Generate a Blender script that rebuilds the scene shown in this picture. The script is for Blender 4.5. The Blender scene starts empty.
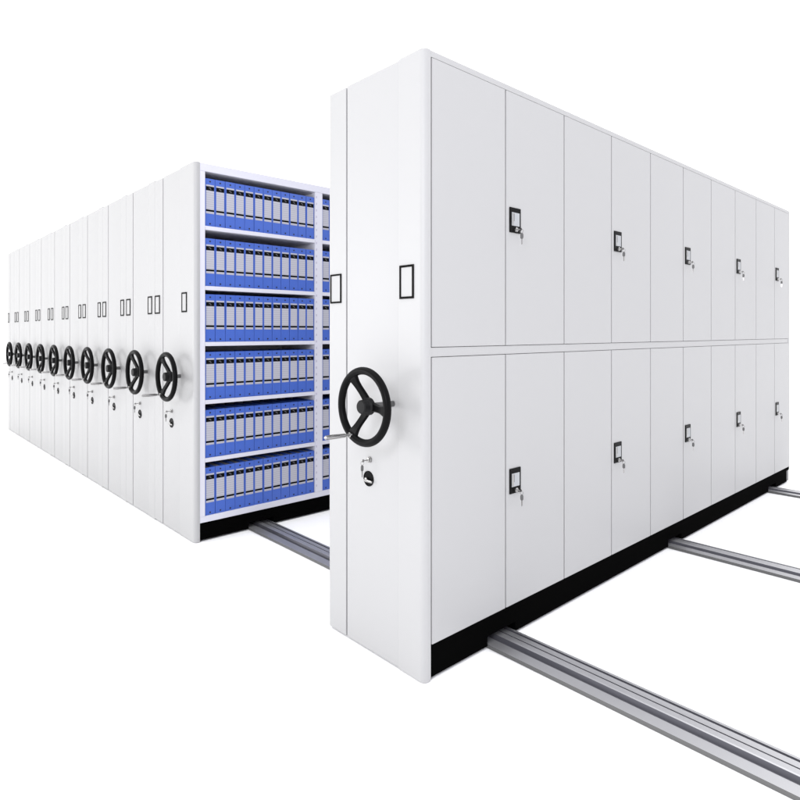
import bpy, bmesh, math, random
from mathutils import Vector, Matrix

scene = bpy.context.scene
C = scene.collection
R = math.radians
random.seed(4)

# ------------------------------------------------------------ camera
cam_d = bpy.data.cameras.new("camera")
cam = bpy.data.objects.new("camera", cam_d)
C.objects.link(cam)
cam.location = (0, 0, 1.333)
cam.rotation_euler = (R(90), 0, R(47.564))
cam_d.sensor_fit = 'HORIZONTAL'
cam_d.sensor_width = 36
cam_d.lens = 601.6 / 800 * 36
cam_d.shift_y = -68 / 800
cam_d.clip_start = 0.05
cam_d.clip_end = 400
scene.camera = cam

# ------------------------------------------------------------ studio surround and lamps
W = bpy.data.worlds.new("World")
scene.world = W
W.use_nodes = True
nt = W.node_tree
bg = nt.nodes['Background']
tc = nt.nodes.new('ShaderNodeTexCoord')
dot = nt.nodes.new('ShaderNodeVectorMath'); dot.operation = 'DOT_PRODUCT'
dot.inputs[1].default_value = Vector((0.56, -0.83, 0.0))
nt.links.new(tc.outputs['Generated'], dot.inputs[0])
mr = nt.nodes.new('ShaderNodeMapRange')
mr.inputs['From Min'].default_value = -0.4; mr.inputs['From Max'].default_value = 0.6
mr.inputs['To Min'].default_value = 1.70; mr.inputs['To Max'].default_value = 0.98
nt.links.new(dot.outputs['Value'], mr.inputs['Value'])
sp = nt.nodes.new('ShaderNodeSeparateXYZ'); nt.links.new(tc.outputs['Generated'], sp.inputs[0])
zen = nt.nodes.new('ShaderNodeMapRange')         # extra overhead glow, added to wash shade off the floor
zen.inputs['From Min'].default_value = 0.45; zen.inputs['From Max'].default_value = 1.0
zen.inputs['To Min'].default_value = 0.0; zen.inputs['To Max'].default_value = 1.3
nt.links.new(sp.outputs['Z'], zen.inputs['Value'])
ad = nt.nodes.new('ShaderNodeMath'); ad.operation = 'ADD'
nt.links.new(mr.outputs['Result'], ad.inputs[0]); nt.links.new(zen.outputs['Result'], ad.inputs[1])
nt.links.new(ad.outputs[0], bg.inputs['Strength'])
cr = nt.nodes.new('ShaderNodeMapRange'); cr.data_type = 'FLOAT_VECTOR'
cr.inputs[7].default_value = (0.1,)*3; cr.inputs[8].default_value = (0.8,)*3
cr.inputs[9].default_value = (1, 1, 1); cr.inputs[10].default_value = (0.965, 0.965, 1.04)
cx_ = nt.nodes.new('ShaderNodeSeparateXYZ'); nt.links.new(tc.outputs['Generated'], cx_.inputs[0])
nt.links.new(cx_.outputs['X'], cr.inputs[6])
nt.links.new(cr.outputs[1], bg.inputs['Color'])


def softbox(name, loc, target, sx, sy, power, col=(1, 1, 1)):
    d = bpy.data.lights.new(name, 'AREA')
    d.shape = 'RECTANGLE'; d.size = sx; d.size_y = sy; d.energy = power; d.color = col
    o = bpy.data.objects.new(name, d); C.objects.link(o)
    o.location = loc
    o.rotation_euler = (Vector(target) - Vector(loc)).to_track_quat('-Z', 'Y').to_euler()
    return o


softbox("key_softbox", (-9.5, -6.5, 2.0), (-6.0, 1.6, 0.9), 4.5, 3.0, 330)
softbox("aisle_added_fill", (0.5, -2.2, 2.6), (-3.6, 2.4, 1.3), 1.2, 1.2, 105, (0.93, 0.94, 1.0))  # unseen fill light, added to lift the shelves along the aisle

scene.view_settings.view_transform = 'Standard'
scene.view_settings.look = 'None'
scene.view_settings.exposure = 0.0
scene.view_settings.gamma = 1.0


# ------------------------------------------------------------ materials
def mat(name, col, rough=0.5, metal=0.0, spec=0.5, bump=0.0, bscale=600, var=0.0, vscale=2.0, coat=0.0, stretch=None):
    m = bpy.data.materials.new(name); m.use_nodes = True
    n = m.node_tree; b = n.nodes['Principled BSDF']
    b.inputs['Base Color'].default_value = (*col, 1)
    b.inputs['Roughness'].default_value = rough
    b.inputs['Metallic'].default_value = metal
    b.inputs['Specular IOR Level'].default_value = spec
    b.inputs['Coat Weight'].default_value = coat
    t = n.nodes.new('ShaderNodeTexCoord'); mp = n.nodes.new('ShaderNodeMapping')
    n.links.new(t.outputs['Object'], mp.inputs['Vector'])
    if stretch: mp.inputs['Scale'].default_value = stretch
    if bump:
        no = n.nodes.new('ShaderNodeTexNoise'); no.inputs['Scale'].default_value = bscale
        no.inputs['Detail'].default_value = 2
        n.links.new(mp.outputs['Vector'], no.inputs['Vector'])
        bu = n.nodes.new('ShaderNodeBump'); bu.inputs['Strength'].default_value = bump
        bu.inputs['Distance'].default_value = 0.001
        n.links.new(no.outputs['Fac'], bu.inputs['Height'])
        n.links.new(bu.outputs['Normal'], b.inputs['Normal'])
    if var:
        no = n.nodes.new('ShaderNodeTexNoise'); no.inputs['Scale'].default_value = vscale
        no.inputs['Detail'].default_value = 3
        n.links.new(mp.outputs['Vector'], no.inputs['Vector'])
        ma = n.nodes.new('ShaderNodeMapRange')
        ma.inputs['To Min'].default_value = max(rough - var, 0.02); ma.inputs['To Max'].default_value = rough + var
        n.links.new(no.outputs['Fac'], ma.inputs['Value'])
        n.links.new(ma.outputs['Result'], b.inputs['Roughness'])
        mx = n.nodes.new('ShaderNodeMix'); mx.data_type = 'RGBA'
        k = 1 - var * 0.35
        mx.inputs[6].default_value = (*[c * k for c in col], 1); mx.inputs[7].default_value = (*col, 1)
        n.links.new(no.outputs['Fac'], mx.inputs[0])
        n.links.new(mx.outputs[2], b.inputs['Base Color'])
    return m


M_paint = mat('powder_coat_light_grey', (0.379, 0.378, 0.380), 0.46, bump=0.05, bscale=900, var=0.06, vscale=1.2)
M_shelfpaint = mat('powder_coat_shelf', (0.60, 0.60, 0.67), 0.42, bump=0.05, bscale=900, var=0.05, vscale=2.0)
M_base = mat('matt_black_plinth', (0.0015, 0.0015, 0.0015), 0.95, spec=0.01)
M_rail = mat('mill_finish_aluminium', (0.45, 0.45, 0.47), 0.42, metal=0.8, bump=0.15, bscale=60, var=0.10, vscale=8, stretch=(0.6, 30, 30))
M_railside = mat('rail_edge_steel', (0.13, 0.13, 0.13), 0.55, metal=0.4)
M_blackp = mat('black_moulded_plastic', (0.004, 0.004, 0.0042), 0.34, spec=0.05, bump=0.12, bscale=700)
M_hub = mat('black_hub_plastic', (0.012, 0.012, 0.0125), 0.45, spec=0.08, bump=0.1, bscale=500)
M_chrome = mat('polished_steel', (0.33, 0.325, 0.32), 0.20, metal=1.0, var=0.08, vscale=60)
M_shaft = mat('dark_steel_shaft', (0.12, 0.12, 0.12), 0.45, metal=0.5)
M_groove = mat('track_groove_painted_shade', (0.13, 0.13, 0.15), 0.5, metal=0.5, bump=0.2, bscale=40, stretch=(0.6, 30, 30))  # groove faces coloured dark, standing in for the shade inside them
M_marking = mat('printed_header_mark', (0.10, 0.10, 0.11), 0.6)
M_keytag = mat('grey_key_head', (0.10, 0.10, 0.10), 0.4)
M_frameblk = mat('black_label_frame', (0.004, 0.004, 0.004), 0.5, spec=0.04)
M_card = mat('white_card', (0.39, 0.39, 0.39), 0.6, var=0.05, vscale=30)
M_cardgrey = mat('grey_latch_card', (0.33, 0.34, 0.355), 0.5)
M_blue = mat('blue_binder_cloth', (0.044, 0.110, 0.46), 0.48, bump=0.3, bscale=900, var=0.10, vscale=9)
M_hole = mat('dark_finger_hole', (0.003, 0.004, 0.012), 0.6)
M_foot = mat('rear_foot_grey', (0.20, 0.20, 0.205), 0.8)  # plain grey of the cabinet's rear foot
M_slot = mat('slot_dark', (0.33, 0.30, 0.42), 0.7)
M_floor = mat('white_studio_floor', (0.96, 0.96, 0.96), 0.9, spec=0.0)

# spine card: faint ruled lines
M_spine = mat('ruled_spine_card', (0.48, 0.48, 0.49), 0.6)
n = M_spine.node_tree; b = n.nodes['Principled BSDF']
t = n.nodes.new('ShaderNodeTexCoord'); w = n.nodes.new('ShaderNodeTexWave')
w.wave_type = 'BANDS'; w.bands_direction = 'Z'; w.inputs['Scale'].default_value = 22.0
w.inputs['Distortion'].default_value = 0
n.links.new(t.outputs['Object'], w.inputs['Vector'])
rp = n.nodes.new('ShaderNodeValToRGB')
rp.color_ramp.elements[0].position = 0.0; rp.color_ramp.elements[0].color = (0.31, 0.31, 0.36, 1)
rp.color_ramp.elements[1].position = 0.30; rp.color_ramp.elements[1].color = (0.41, 0.41, 0.46, 1)
n.links.new(w.outputs['Fac'], rp.inputs['Fac']); n.links.new(rp.outputs['Color'], b.inputs['Base Color'])


# ------------------------------------------------------------ helpers
def link(name, bm, mats, parent=None, loc=None, smooth=None):
    # flat faces stay flat: small angles only are smoothed
    bmesh.ops.recalc_face_normals(bm, faces=bm.faces)
    me = bpy.data.meshes.new(name); bm.to_mesh(me); bm.free()
    for m in (mats if isinstance(mats, (list, tuple)) else [mats]): me.materials.append(m)
    if smooth is not None:
        me.polygons.foreach_set('use_smooth', [True] * len(me.polygons))
        me.set_sharp_from_angle(angle=R(smooth))
    o = bpy.data.objects.new(name, me); C.objects.link(o)
    if parent: o.parent = parent
    if loc: o.location = loc
    return o


def box(bm, x0, x1, y0, y1, z0, z1, bev=0.0, mi=0, seg=2):
    vs = [bm.verts.new((x, y, z)) for x in (x0, x1) for y in (y0, y1) for z in (z0, z1)]
    fs = [bm.faces.new([vs[i] for i in q]) for q in
          ((0, 1, 3, 2), (4, 6, 7, 5), (0, 4, 5, 1), (2, 3, 7, 6), (0, 2, 6, 4), (1, 5, 7, 3))]
    for f in fs: f.material_index = mi
    if bev:
        es = list({e for f in fs for e in f.edges})
        r = bmesh.ops.bevel(bm, geom=es, offset=bev, segments=seg, profile=0.5, affect='EDGES')
        for f in r['faces']: f.material_index = mi
    return bm


def boxo(name, dims, m, parent, bev=0.0):
    bm = bmesh.new(); box(bm, *dims, bev=bev)
    return link(name, bm, m, parent)


def prism(bm, pts, z0, z1, mi=0, bev=0.0):
    a = [bm.verts.new((x, y, z0)) for x, y in pts]; c = [bm.verts.new((x, y, z1)) for x, y in pts]
    fs = [bm.faces.new(a), bm.faces.new(c)]
    for i in range(len(pts)):
        j = (i + 1) % len(pts); fs.append(bm.faces.new((a[i], a[j], c[j], c[i])))
    for f in fs: f.material_index = mi
    if bev:
        es = list(fs[1].edges) + list(fs[0].edges)
        bmesh.ops.bevel(bm, geom=es, offset=bev, segments=3, profile=0.5, affect='EDGES')


def tube(bm, p0, p1, r0, r1=None, seg=20, mi=0):
    r1 = r0 if r1 is None else r1
    p0, p1 = Vector(p0), Vector(p1); d = (p1 - p0).normalized()
    q = d.to_track_quat('Z', 'Y')
    rings = []
    for p, r in ((p0, r0), (p1, r1)):
        rings.append([bm.verts.new(p + q @ Vector((r * math.cos(2 * math.pi * i / seg), r * math.sin(2 * math.pi * i / seg), 0))) for i in range(seg)])
    for i in range(seg):
        j = (i + 1) % seg
        f = bm.faces.new((rings[0][i], rings[0][j], rings[1][j], rings[1][i])); f.material_index = mi
    for rg in rings:
        f = bm.faces.new(rg); f.material_index = mi


def lathe(bm, prof, centre, axis, seg=32, mi=0):
    """prof: list of (distance along axis, radius); closed at both ends when the radius is 0"""
    q = Vector(axis).normalized().to_track_quat('Z', 'Y'); c = Vector(centre)
    rings = []
    for h, r in prof:
        if r < 1e-6: rings.append([bm.verts.new(c + q @ Vector((0, 0, h)))])
        else: rings.append([bm.verts.new(c + q @ Vector((r * math.cos(2 * math.pi * i / seg), r * math.sin(2 * math.pi * i / seg), h))) for i in range(seg)])
    for a, bb in zip(rings, rings[1:]):
        for i in range(seg):
            j = (i + 1) % seg
            if len(a) == 1: f = bm.faces.new((a[0], bb[i], bb[j]))
            elif len(bb) == 1: f = bm.faces.new((a[i], a[j], bb[0]))
            else: f = bm.faces.new((a[i], a[j], bb[j], bb[i]))
            f.material_index = mi


def torus(bm, centre, axis, Rm, r, seg=64, sub=16, squash=1.0):
    q = Vector(axis).normalized().to_track_quat('Z', 'Y'); c = Vector(centre)
    g = []
    for i in range(seg):
        a = 2 * math.pi * i / seg
        g.append([bm.verts.new(c + q @ Vector(((Rm + r * math.cos(t)) * math.cos(a), (Rm + r * math.cos(t)) * math.sin(a), squash * r * math.sin(t))))
                  for t in [2 * math.pi * k / sub for k in range(sub)]])
    for i in range(seg):
        for k in range(sub):
            bm.faces.new((g[i][k], g[(i + 1) % seg][k], g[(i + 1) % seg][(k + 1) % sub], g[i][(k + 1) % sub]))


def empty(name, loc, label, cat, group=None):
    o = bpy.data.objects.new(name, None); C.objects.link(o)
    o.location = loc; o.empty_display_size = 0.2
    o['label'] = label; o['category'] = cat
    if group: o['group'] = group
    return o


def copy_tree(o, parent=None):
    c = o.copy(); C.objects.link(c)
    if parent: c.parent = parent
    for ch in list(o.children): copy_tree(ch, c)
    return c


# ------------------------------------------------------------ setting
bm = bmesh.new()
vs = [bm.verts.new(p) for p in ((-150, -150, 0), (150, -150, 0), (150, 150, 0), (-150, 150, 0))]
bm.faces.new(vs)
floor = link('floor', bm, M_floor); floor['kind'] = 'structure'

YF = 1.598          # plane of the cabinet fronts
TRACKS = (2.075, 3.815, 5.71)
TW = 0.185
H = 2.409


def floor_track(yc, x0, x1, label):
    hw = TW / 2
    prof = [(-hw, 0.001), (-hw, .017), (-hw * .44, .017), (-hw * .42, .005), (-hw * .18, .005), (-hw * .13, .024), (-hw * .08, .026),
            (hw * .18, .026), (hw * .22, .025), (hw * .24, .009), (hw * .38, .009), (hw * .39, .019), (hw * .70, .019),
            (hw * .71, .007), (hw * .84, .007), (hw * .85, .018), (hw, .017), (hw, .001)]
    bm = bmesh.new()
    a = [bm.verts.new((x0, yc + y, z)) for y, z in prof]; c = [bm.verts.new((x1, yc + y, z)) for y, z in prof]
    bm.faces.new(a); bm.faces.new(c)
    for i in range(len(prof)):
        j = (i + 1) % len(prof)
        f = bm.faces.new((a[i], a[j], c[j], c[i]))
        if i in (0, len(prof) - 2): f.material_index = 1
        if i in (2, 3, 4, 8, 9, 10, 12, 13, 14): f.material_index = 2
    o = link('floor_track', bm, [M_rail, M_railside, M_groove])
    o['label'] = label; o['category'] = 'rail'; o['group'] = 'steel tracks under the cabinets'
    return o


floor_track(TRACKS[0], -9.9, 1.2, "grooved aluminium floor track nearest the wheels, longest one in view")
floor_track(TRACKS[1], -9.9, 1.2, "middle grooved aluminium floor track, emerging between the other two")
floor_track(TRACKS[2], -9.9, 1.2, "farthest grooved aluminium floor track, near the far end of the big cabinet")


# ------------------------------------------------------------ cabinet front: panels, label frames, wheel, locks
def front_panel(root, w, fold=0.337, wrap=True):
    """main end panel; local x from the seam, local y 0 on the front plane"""
    bm = bmesh.new()
    r = 0.026
    x1 = w
    arc = [(x1 - r + r * math.sin(t), r - r * math.cos(t)) for t in [R(90) * i / 10 for i in range(11)]]
    if not wrap: arc = [(x1 - 0.0012, 0.0), (x1 - 0.0002, 0.001)]
    prism(bm, [(fold, 0.0), (arc[0][0] - 0.004, 0.0)] + arc + [(arc[-1][0], arc[-1][1] + 0.003)] * wrap + [(x1 - (0 if wrap else .0002), 0.036), (fold, 0.036)], 0.003, H, bev=0.004)
    prism(bm, [(0.0035, 0.004), (0.0055, 0.0012), (fold - 0.003, 0.0012), (fold, 0.0018), (fold, 0.036), (0.0035, 0.036)], 0.008, H - 0.0055, bev=0.0015)
    return link('end_panel', bm, M_paint, root, smooth=12)


def strip_panel(root, sw, gap):
    bm = bmesh.new()
    prism(bm, [(-sw + 0.0003, 0.0006), (-gap - 0.001, 0.0006), (-gap, 0.0016), (-gap, 0.036), (-sw + 0.0003, 0.036)],
          0.009, H - 0.0085, bev=0.0012)
    return link('narrow_panel', bm, M_paint, root)


def label_frame(root, x0, x1, z0, z1, t, y):
    bm = bmesh.new()
    d = 0.004
    o_ = [(x0, z0), (x1, z0), (x1, z1), (x0, z1)]; i_ = [(x0 + t, z0 + t), (x1 - t, z0 + t), (x1 - t, z1 - t), (x0 + t, z1 - t)]
    g = [[bm.verts.new((p, yy, q)) for p, q in ps] for ps in (o_, i_) for yy in (y - d, y + .001)]
    for k in range(4):
        j = (k + 1) % 4
        for A, B in ((0, 1), (2, 3), (0, 2), (1, 3)):
            bm.faces.new((g[A][k], g[A][j], g[B][j], g[B][k]))
    f = link('label_frame', bm, M_frameblk, root)
    bm = bmesh.new(); box(bm, x0 + t, x1 - t, y - 0.0015, y + 0.001, z0 + t, z1 - t)
    link('label_card', bm, M_card, f)
    return f


def steering_wheel(root, hx, hz, stand):
    """wheel axis along -y; its frame of reference is the centre of the rim"""
    Rm, r = 0.1380, 0.0150
    bm = bmesh.new(); torus(bm, (0, 0, 0), (0, -1, 0), Rm, r)
    rim = link('steering_wheel', bm, M_blackp, root, (hx, -stand, hz), smooth=60)
    for k, a in enumerate((R(-3), R(121), R(239))):
        bm = bmesh.new()
        N = 12; back = 0.026
        ux, uz = math.cos(a), math.sin(a); px, pz = -uz, ux
        secs = []
        for i in range(N + 1):
            s = i / N
            rad = 0.018 + (Rm - 0.018) * s
            e = s * s * (3 - 2 * s)
            y = back * (1 - e)
            hw = 0.0205 - 0.0045 * math.sin(math.pi * min(s * 1.15, 1)) + 0.011 * max(0, (s - .6) / .4) ** 1.6
            th = 0.0075
            secs.append([bm.verts.new((ux * rad + px * q, y + yy, uz * rad + pz * q)) for q, yy in
                         ((-hw, 0.002), (-hw * .72, -th), (hw * .72, -th), (hw, 0.002), (hw * .8, th), (-hw * .8, th))])
        for s0, s1 in zip(secs, secs[1:]):
            for i in range(6):
                j = (i + 1) % 6; bm.faces.new((s0[i], s0[j], s1[j], s1[i]))
        bm.faces.new(secs[0]); bm.faces.new(secs[-1])
        link('spoke', bm, M_blackp, rim, smooth=50)
    bm = bmesh.new()
    lathe(bm, [(-0.040, 0), (-0.040, 0.024), (-0.030, 0.034), (-0.016, 0.034), (-0.010, 0.0285), (0.012, 0.0265), (0.0155, 0.0235), (0.0165, 0.0), ], (0, 0, 0), (0, -1, 0), 36)
    link('hub', bm, M_hub, rim, smooth=35)
    bm = bmesh.new()
    tube(bm, (0, 0.03, 0), (0, stand + 0.004, 0), 0.012)
    link('shaft', bm, M_shaft, rim, smooth=35)
    # folding crank handle on the lower left spoke
    cx, cz = -0.066, -0.114
    bm = bmesh.new()
    lathe(bm, [(-0.012, 0), (-0.012, .010), (0.016, .010), (0.018, .006), (0.034, .0052), (0.036, .0075), (0.060, .0082), (0.095, .0092), (0.122, .0080), (0.127, .004), (0.128, 0)],
          (cx, 0, cz), (-0.10, -1, 0.0), 24)
    link('crank_handle', bm, M_chrome, rim, smooth=35)
    return rim


def key_set(parent, pos, out, side, reach=0.0):
    """a key standing in a cylinder, with a ring and a second key hanging from it"""
    p = Vector(pos); o = Vector(out).normalized(); s = Vector(side).normalized()
    bm = bmesh.new()
    q = p + o * 0.006
    tube_end = q + o * (0.012 + reach)
    tube(bm, q, tube_end, 0.0022, seg=10)
    q = q + o * reach
    tube(bm, q + o * 0.013 - s * 0.0012, q + o * 0.013 + s * 0.0012, 0.0065, seg=16)
    k = link('key', bm, M_chrome, parent, smooth=35)
    bm = bmesh.new()
    torus(bm, q + o * 0.017 - Vector((0, 0, 0.009)), s, 0.0085, 0.0010, 20, 6)
    link('key_ring', bm, M_chrome, parent, smooth=60)
    bm = bmesh.new()
    c = q + o * 0.018 - Vector((0, 0, 0.017))
    ext = 0.0066
    vs = []
    for t in (-0.0016, 0.0016):
        ring = [bm.verts.new(c + s * t + o * (math.copysign(min(abs(math.cos(a)) * 1.25, 1), math.cos(a)) * ext) + Vector((0, 0, -0.013 + 0.013 * math.sin(a)))) for a in [2 * math.pi * i / 16 for i in range(16)]]
        vs.append(ring); bm.faces.new(ring)
    for i in range(16):
        j = (i + 1) % 16; bm.faces.new((vs[0][i], vs[0][j], vs[1][j], vs[1][i]))
    link('key_fob', bm, M_keytag, parent, smooth=35)
    bm = bmesh.new()
    b0 = c - Vector((0, 0, 0.026))
    a_ = [b0 + o * 0.0028, b0 - o * 0.0028, b0 - o * 0.0020 - Vector((0, 0, 0.022)), b0 - Vector((0, 0, 0.026)), b0 + o * 0.0024 - Vector((0, 0, 0.021))]
    f0 = [bm.verts.new(v + s * .0009) for v in a_]; f1 = [bm.verts.new(v - s * .0009) for v in a_]
    bm.faces.new(f0); bm.faces.new(f1)
    for i in range(5):
        j = (i + 1) % 5; bm.faces.new((f0[i], f0[j], f1[j], f1[i]))
    link('key_blade', bm, M_chrome, parent)


def panel_locks(root, lx, lz, kx, kz):
    # recessed round catch
    bm = bmesh.new()
    rr = 0.0315
    lathe(bm, [(0.002, 0), (0.002, rr - 0.004), (0.004, rr - 0.003), (0.004, rr), (-0.002, rr + 0.001), (-0.002, 0)], (lx, 0.0015, lz), (0, -1, 0), 40)
    cup = link('round_catch', bm, M_blackp, root, smooth=35)
    bm = bmesh.new()
    lathe(bm, [(0.0, 0), (0.0, 0.010), (0.008, 0.010), (0.010, 0.007), (0.010, 0)], (lx - 0.008, -0.001, lz - 0.005), (0, -1, 0), 24)
    box(bm, lx - 0.016, lx + 0.036, -0.015, -0.009, lz - 0.012, lz - 0.002, bev=0.0020)
    link('catch_lever', bm, M_chrome, cup, smooth=35)
    # key lock above it
    bm = bmesh.new()
    lathe(bm, [(-0.002, 0), (-0.002, .0125), (0.004, .0125), (0.005, .010), (0.012, .0095), (0.013, .006), (0.013, 0)], (kx, 0.0, kz), (0, -1, 0), 28)
    cyl = link('key_lock', bm, M_chrome, root, smooth=35)
    key_set(cyl, (kx, -0.008, kz), (0, -1, 0), (1, 0, 0), 0.009)


WHEEL_Z = 1.047


# ------------------------------------------------------------ the big door cabinet on the right
S0 = -2.094
root = empty('mobile_cabinet', (S0, YF, 0), "large white locker cabinet with ten doors per row, standing apart on the right", 'cabinet')
W0 = S0 * -1 - 1.613      # 0.481
L = 6.184 - YF            # length along y
front_panel(root, W0)
strip_panel(root, 0.125, 0.0035)
label_frame(root, -0.116, -0.036, 1.461, 1.590, 0.0072, 0.0006)
label_frame(root, 0.346, 0.426, 1.4625, 1.5935, 0.0085, 0.0)
steering_wheel(root, 0.304, WHEEL_Z, 0.150)
panel_locks(root, 0.152, 0.721, 0.160, 0.8015)
# carcass: body behind the doors, plus the narrow compartment
boxo('carcass', (-0.1235, W0 - 0.030, 0.037, L - 0.045, 0.140, H - 0.012), M_paint, root)
boxo('top_rail', (W0 - 0.029, W0 - 0.001, 0.037, L - 0.045, 2.3835, H - 0.001), M_paint, root, 0.0015)
boxo('middle_rail', (W0 - 0.029, W0 - 0.003, 0.037, L - 0.045, 1.2375, 1.2735), M_paint, root, 0.001)
boxo('rear_panel', (-0.1235, W0 - 0.001, L - 0.044, L, 0.137, H - 0.001), M_paint, root, 0.003)
boxo('rear_foot', (W0 - 0.060, W0 - 0.010, L - 0.070, L - 0.001, 0.012, 0.106), M_foot, root)
pitch = 0.4572
y0 = 1.6345 - YF
zu = (1.2755, 2.3815); zl = (0.1385, 1.2355)
latch_z = (1.768, 0.626)
for row, (za, zb) in enumerate((zu, zl)):
    for i in range(10):
        a = y0 + 0.0065 + i * pitch; e = y0 + (i + 1) * pitch - 0.0006
        if i == 9: e = L - 0.046
        bm = bmesh.new()
        box(bm, W0 - 0.026, W0 + 0.0005, a, e, za, zb, bev=0.0018)
        d = link('door', bm, M_paint, root)
        if i % 2:
            ly = a + 0.0205; lz = latch_z[row]
            lw, lh = 0.078, 0.110
            X = W0 + 0.0005
            bm = bmesh.new()
            box(bm, X - 0.001, X + 0.0055, ly, ly + lw, lz, lz + lh, bev=0.0022)
            p = link('latch_plate', bm, M_blackp, d)
            bm = bmesh.new()
            box(bm, X + 0.005, X + 0.0066, ly + 0.011, ly + lw - 0.012, lz + 0.030, lz + lh - 0.022)
            link('latch_card', bm, M_cardgrey, d)
            bm = bmesh.new()
            box(bm, X + 0.006, X + 0.0072, ly + 0.0135, ly + 0.024, lz + 0.033, lz + lh - 0.025, mi=0)
            link('latch_handle', bm, M_chrome, d)
            bm = bmesh.new()
            box(bm, X + 0.006, X + 0.0074, ly + 0.0255, ly + 0.028, lz + 0.050, lz + lh - 0.026)
            link('latch_slot', bm, M_keytag, d)
            bm = bmesh.new()
            ky, kz = ly + 0.040, lz + 0.014
            lathe(bm, [(0, 0), (0, .011), (0.008, .010), (0.010, .008), (0.010, 0)], (X + 0.004, ky, kz), (1, 0, 0), 24)
            link('lock_cylinder', bm, M_chrome, d, smooth=35)
            key_set(d, (X + 0.010, ky, kz), (1, 0.25, 0), (0, 1, 0))


def plinth(root, x1, y_start, y_end, zt, xin):
    """black base along the aisle side, with an opening over each track"""
    bm = bmesh.new()
    t = 0.016; zo = 0.052; ys = y_start
    for yc in TRACKS:
        a, e = yc - YF - TW / 2 - 0.004, yc - YF + TW / 2 + 0.004
        box(bm, x1 - t, x1, ys, a, 0.012, zt)
        box(bm, x1 - t, x1, a + 0.0001, e - 0.0001, zo, zt)
        ys = e
    box(bm, x1 - t, x1, ys, y_end, 0.012, zt)
    box(bm, xin, xin + 0.01, y_start, y_end, 0.03, zt)
    box(bm, xin + 0.01, x1 - t - 0.0002, y_start, y_end, zt - 0.012, zt - 0.002)
    for yc in TRACKS:                      # cheeks of the wheel boxes either side of each track
        for s in (-1, 1):
            yy = yc - YF + s * (TW / 2 + 0.014)
            box(bm, xin + 0.011, x1 - t - 0.001, yy - 0.006, yy + 0.006, 0.004, zt - 0.013)
    return link('plinth', bm, M_base, root)


plinth(root, W0 - 0.006, 0.0365, L - 0.072, 0.1365, -0.11)
boxo('plinth_end_cap', (W0 - 0.062, W0 - 0.006, L - 0.0715, L - 0.0005, 0.1065, 0.1364), M_base, root)

# ------------------------------------------------------------ nearest shelving unit of the block on the left
S1 = -4.178
PITCH = 0.598
SW = 0.152
bayp = 0.9055
ord_ = ['first', 'second', 'third', 'fourth', 'fifth', 'sixth', 'seventh', 'eighth', 'ninth', 'tenth', 'eleventh', 'twelfth']
u1 = empty('mobile_shelving', (S1, YF, 0), "open white shelving unit filled with blue binders, nearest of the packed row", 'shelving')
W1 = S1 * -1 - 3.663     # 0.515
front_panel(u1, W1, 0.29)
strip_panel(u1, SW, 0.0065)
label_frame(u1, -0.146, -0.056, 1.461, 1.590, 0.0095, 0.0006)
label_frame(u1, 0.322, 0.402, 1.461, 1.590, 0.0095, 0.0)
steering_wheel(u1, 0.295, WHEEL_Z - 0.003, 0.092).scale = (1.05, 1.0, 1.05)
panel_locks(u1, 0.150, 0.721, 0.158, 0.8015)
xb = 0.06
open0 = 0.071; openw = 0.842
tops = [1.024, 0.6205, 0.2430, -0.1150, -0.4800, -0.8450]     # undersides (relative to the eye)
floors = [0.6780, 0.2940, -0.0640, -0.4350, -0.8060, -1.1750]
EYE = 1.333
boxo('back_sheet', (xb - 0.02, xb, 0.037, L - 0.01, 0.125, H - 0.012), M_shelfpaint, u1)
boxo('narrow_compartment', (-SW + 0.003, xb - 0.0205, 0.037, L - 0.01, 0.125, H - 0.014), M_paint, u1)
boxo('top_rail', (xb, W1 - 0.001, 0.037, L - 0.01, EYE + 1.024, H - 0.002), M_shelfpaint, u1, 0.0015)
boxo('bottom_rail', (xb, W1 - 0.001, 0.037, L - 0.01, 0.121, EYE - 1.1735), M_shelfpaint, u1, 0.0015)
zlo, zhi = EYE - 1.173, EYE + 1.0235
for b_ in range(6):
    bm = bmesh.new()
    if b_ == 0: a, e = 0.037, open0
    else: a, e = open0 + b_ * bayp - (bayp - openw), open0 + b_ * bayp
    if a > L: break
    e = min(e, L - 0.01)
    box(bm, xb, W1 - 0.0015, a, e, zlo, zhi, bev=0.001)
    up = link('upright', bm, M_shelfpaint, u1)
    if b_:
        bm = bmesh.new(); z = zlo + 0.04
        while z < zhi - 0.03:
            box(bm, W1 - 0.002, W1 - 0.0008, a + 0.008, a + 0.013, z, z + 0.016); z += 0.048
        link('slot_row', bm, M_slot, up)
for b_ in range(5):
    a = open0 + b_ * bayp + 0.001; e = min(a + openw - 0.002, L - 0.012)
    for k in range(5):
        bm = bmesh.new()
        box(bm, xb, W1 - 0.003, a, e, EYE + floors[k] - 0.026, EYE + floors[k], bev=0.002)
        link('shelf', bm, M_shelfpaint, u1)
plinth(u1, W1 - 0.010, 0.0365, L - 0.019, 0.1205, -0.11)


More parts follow.
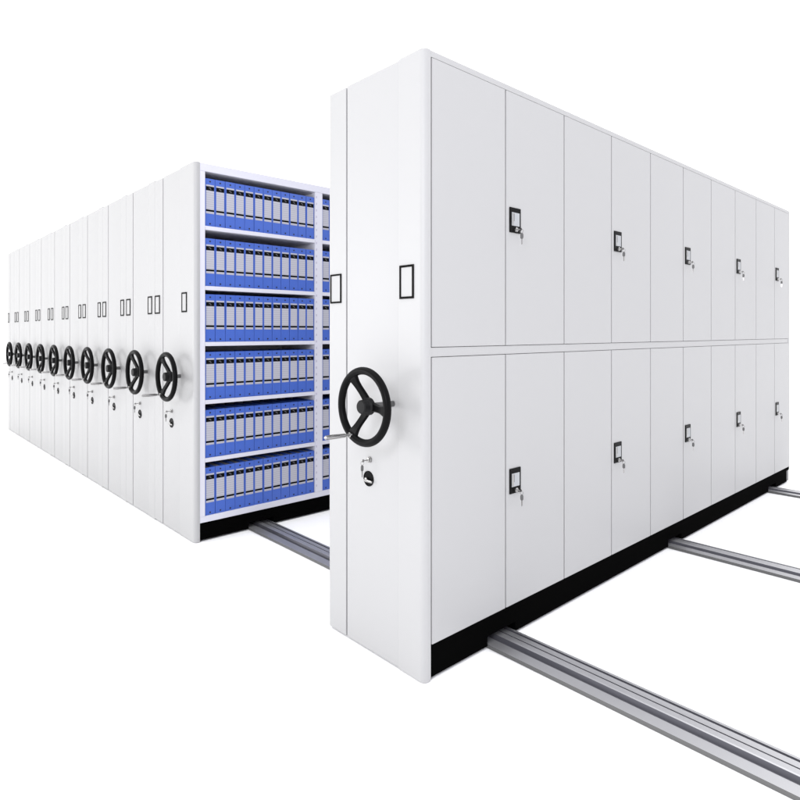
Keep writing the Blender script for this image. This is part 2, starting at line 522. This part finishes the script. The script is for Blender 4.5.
# binders: proto then copies
def make_binder():
    w, h, dp = 0.0686, 0.306, 0.285
    o = bpy.data.objects.new('ring_binder', None); C.objects.link(o)
    bm = bmesh.new()
    # spine plate with covers either side, pages between
    box(bm, -0.0028, 0, 0.0006, w - 0.0006, 0, h, bev=0.0016)
    box(bm, -dp, -0.003, 0.0006, 0.0032, 0, h, bev=0.0008)
    box(bm, -dp, -0.003, w - 0.0032, w - 0.0006, 0, h, bev=0.0008)
    link('cover', bm, M_blue, o)
    bm = bmesh.new(); box(bm, -dp + 0.012, -0.012, 0.008, w - 0.010, 0.008, h - 0.012)
    link('pages', bm, M_card, o)
    lw = 0.0070
    f = lambda s: h * (1 - s)
    bm = bmesh.new(); box(bm, -0.001, 0.0008, lw, w - lw, f(.735), f(.130), bev=0.0003)
    lab = link('spine_label', bm, M_spine, o)
    for p_, q_ in ((.250, .165), (.690, .650)):
        bm = bmesh.new(); box(bm, 0, 0.0013, lw, w - lw, f(p_), f(q_))
        link('label_band', bm, M_frameblk, lab)
    c = (f(.250) + f(.165)) / 2
    bm = bmesh.new()
    zz = [bm.verts.new((0.0018, w * py, c + pz)) for py, pz in ((.36, .001), (.50, .001), (.50, -.005), (.62, -.005), (.62, -.001), (.54, -.001), (.54, .005), (.36, .005))]
    bm.faces.new(zz)
    link('label_mark', bm, M_marking, lab)
    for s in (0.062, 0.945):
        bm = bmesh.new(); lathe(bm, [(-0.001, 0), (-0.001, 0.0056), (0.0006, 0.0056), (0.0006, 0)], (0, w / 2, f(s)), (1, 0, 0), 14)
        link('spine_eyelet', bm, M_hole, o)
    return o


shelf_words = ['top shelf', 'second shelf from the top', 'third shelf from the top', 'fourth shelf from the top', 'fifth shelf from the top', 'bottom shelf']
proto = make_binder(); first = True
for b_ in range(2):
    for k in range(6):
        for i in range(12):
            o = proto if first else copy_tree(proto); first = False
            yy = YF + open0 + b_ * bayp + 0.004 + i * 0.0697
            o.location = (-3.663 - 0.012 + random.uniform(-.0015, .0012), yy + random.uniform(-.0004, .0004), EYE + floors[k] + 0.0005)
            o.rotation_euler = (random.uniform(-.003, .003), 0, 0)
            if b_ == 0:
                pos = 'last before the upright' if i == 11 else ('leftmost' if i == 0 else ord_[i] + ' from the left')
                o['label'] = f"blue ring binder, {pos} on the {shelf_words[k]}"
            else:
                pos = 'just right of the upright' if i == 0 else ord_[i] + ' right of the upright'
                o['label'] = f"blue ring binder, {pos} on the {shelf_words[k]}"
            o['category'] = 'binder'; o['group'] = 'blue binders on the open shelves'


# ------------------------------------------------------------ the packed units behind it
def packed_unit(x):
    u = empty('mobile_shelving', (x, YF, 0), '', 'shelving', 'closed shelving units packed in a row')
    w = PITCH - SW
    front_panel(u, w, w - 0.12, wrap=False)
    strip_panel(u, SW, 0.0065)
    label_frame(u, -0.146, -0.056, 1.461, 1.590, 0.0095, 0.0006)
    label_frame(u, 0.318, 0.396, 1.461, 1.590, 0.0095, 0.0)
    steering_wheel(u, 0.295, WHEEL_Z - 0.003, 0.092)
    panel_locks(u, 0.150, 0.721, 0.158, 0.8015)
    boxo('carcass', (-SW + 0.003, w - 0.003, 0.037, L - 0.01, 0.121, H - 0.012), M_paint, u)
    bm = bmesh.new()
    box(bm, -0.10, w - 0.03, 0.037, L - 0.02, 0.03, 0.1205)
    link('plinth', bm, M_base, u)
    return u


names = {2: "white closed shelving unit directly left of the open binder shelves, second wheel in the row",
         10: "white closed shelving unit at the far left end of the packed row"}
pu = None
for i in range(2, 11):
    x = S1 - (i - 1) * PITCH
    if pu is None: u = pu = packed_unit(x)
    else:
        u = copy_tree(pu); u.location.x = x
    u['label'] = names.get(i, f"white closed shelving unit, {ord_[i - 1]} in the packed row counting from the binders")
    for ch in u.children:              # no two wheels come to rest at quite the same angle
        if ch.name.startswith('steering_wheel'):
            ch.rotation_euler.y = random.uniform(-.06, .06)
            ch.location.y = -0.092 + 0.034 * (i - 1) / 9
            ch.scale = (1.05, 1.0, 1.05)
            for c2 in ch.children:     # the handles towards the far end are pushed further in
                if c2.name.startswith('crank_handle'): c2.scale.y = 1 - 0.5 * (i - 1) / 9
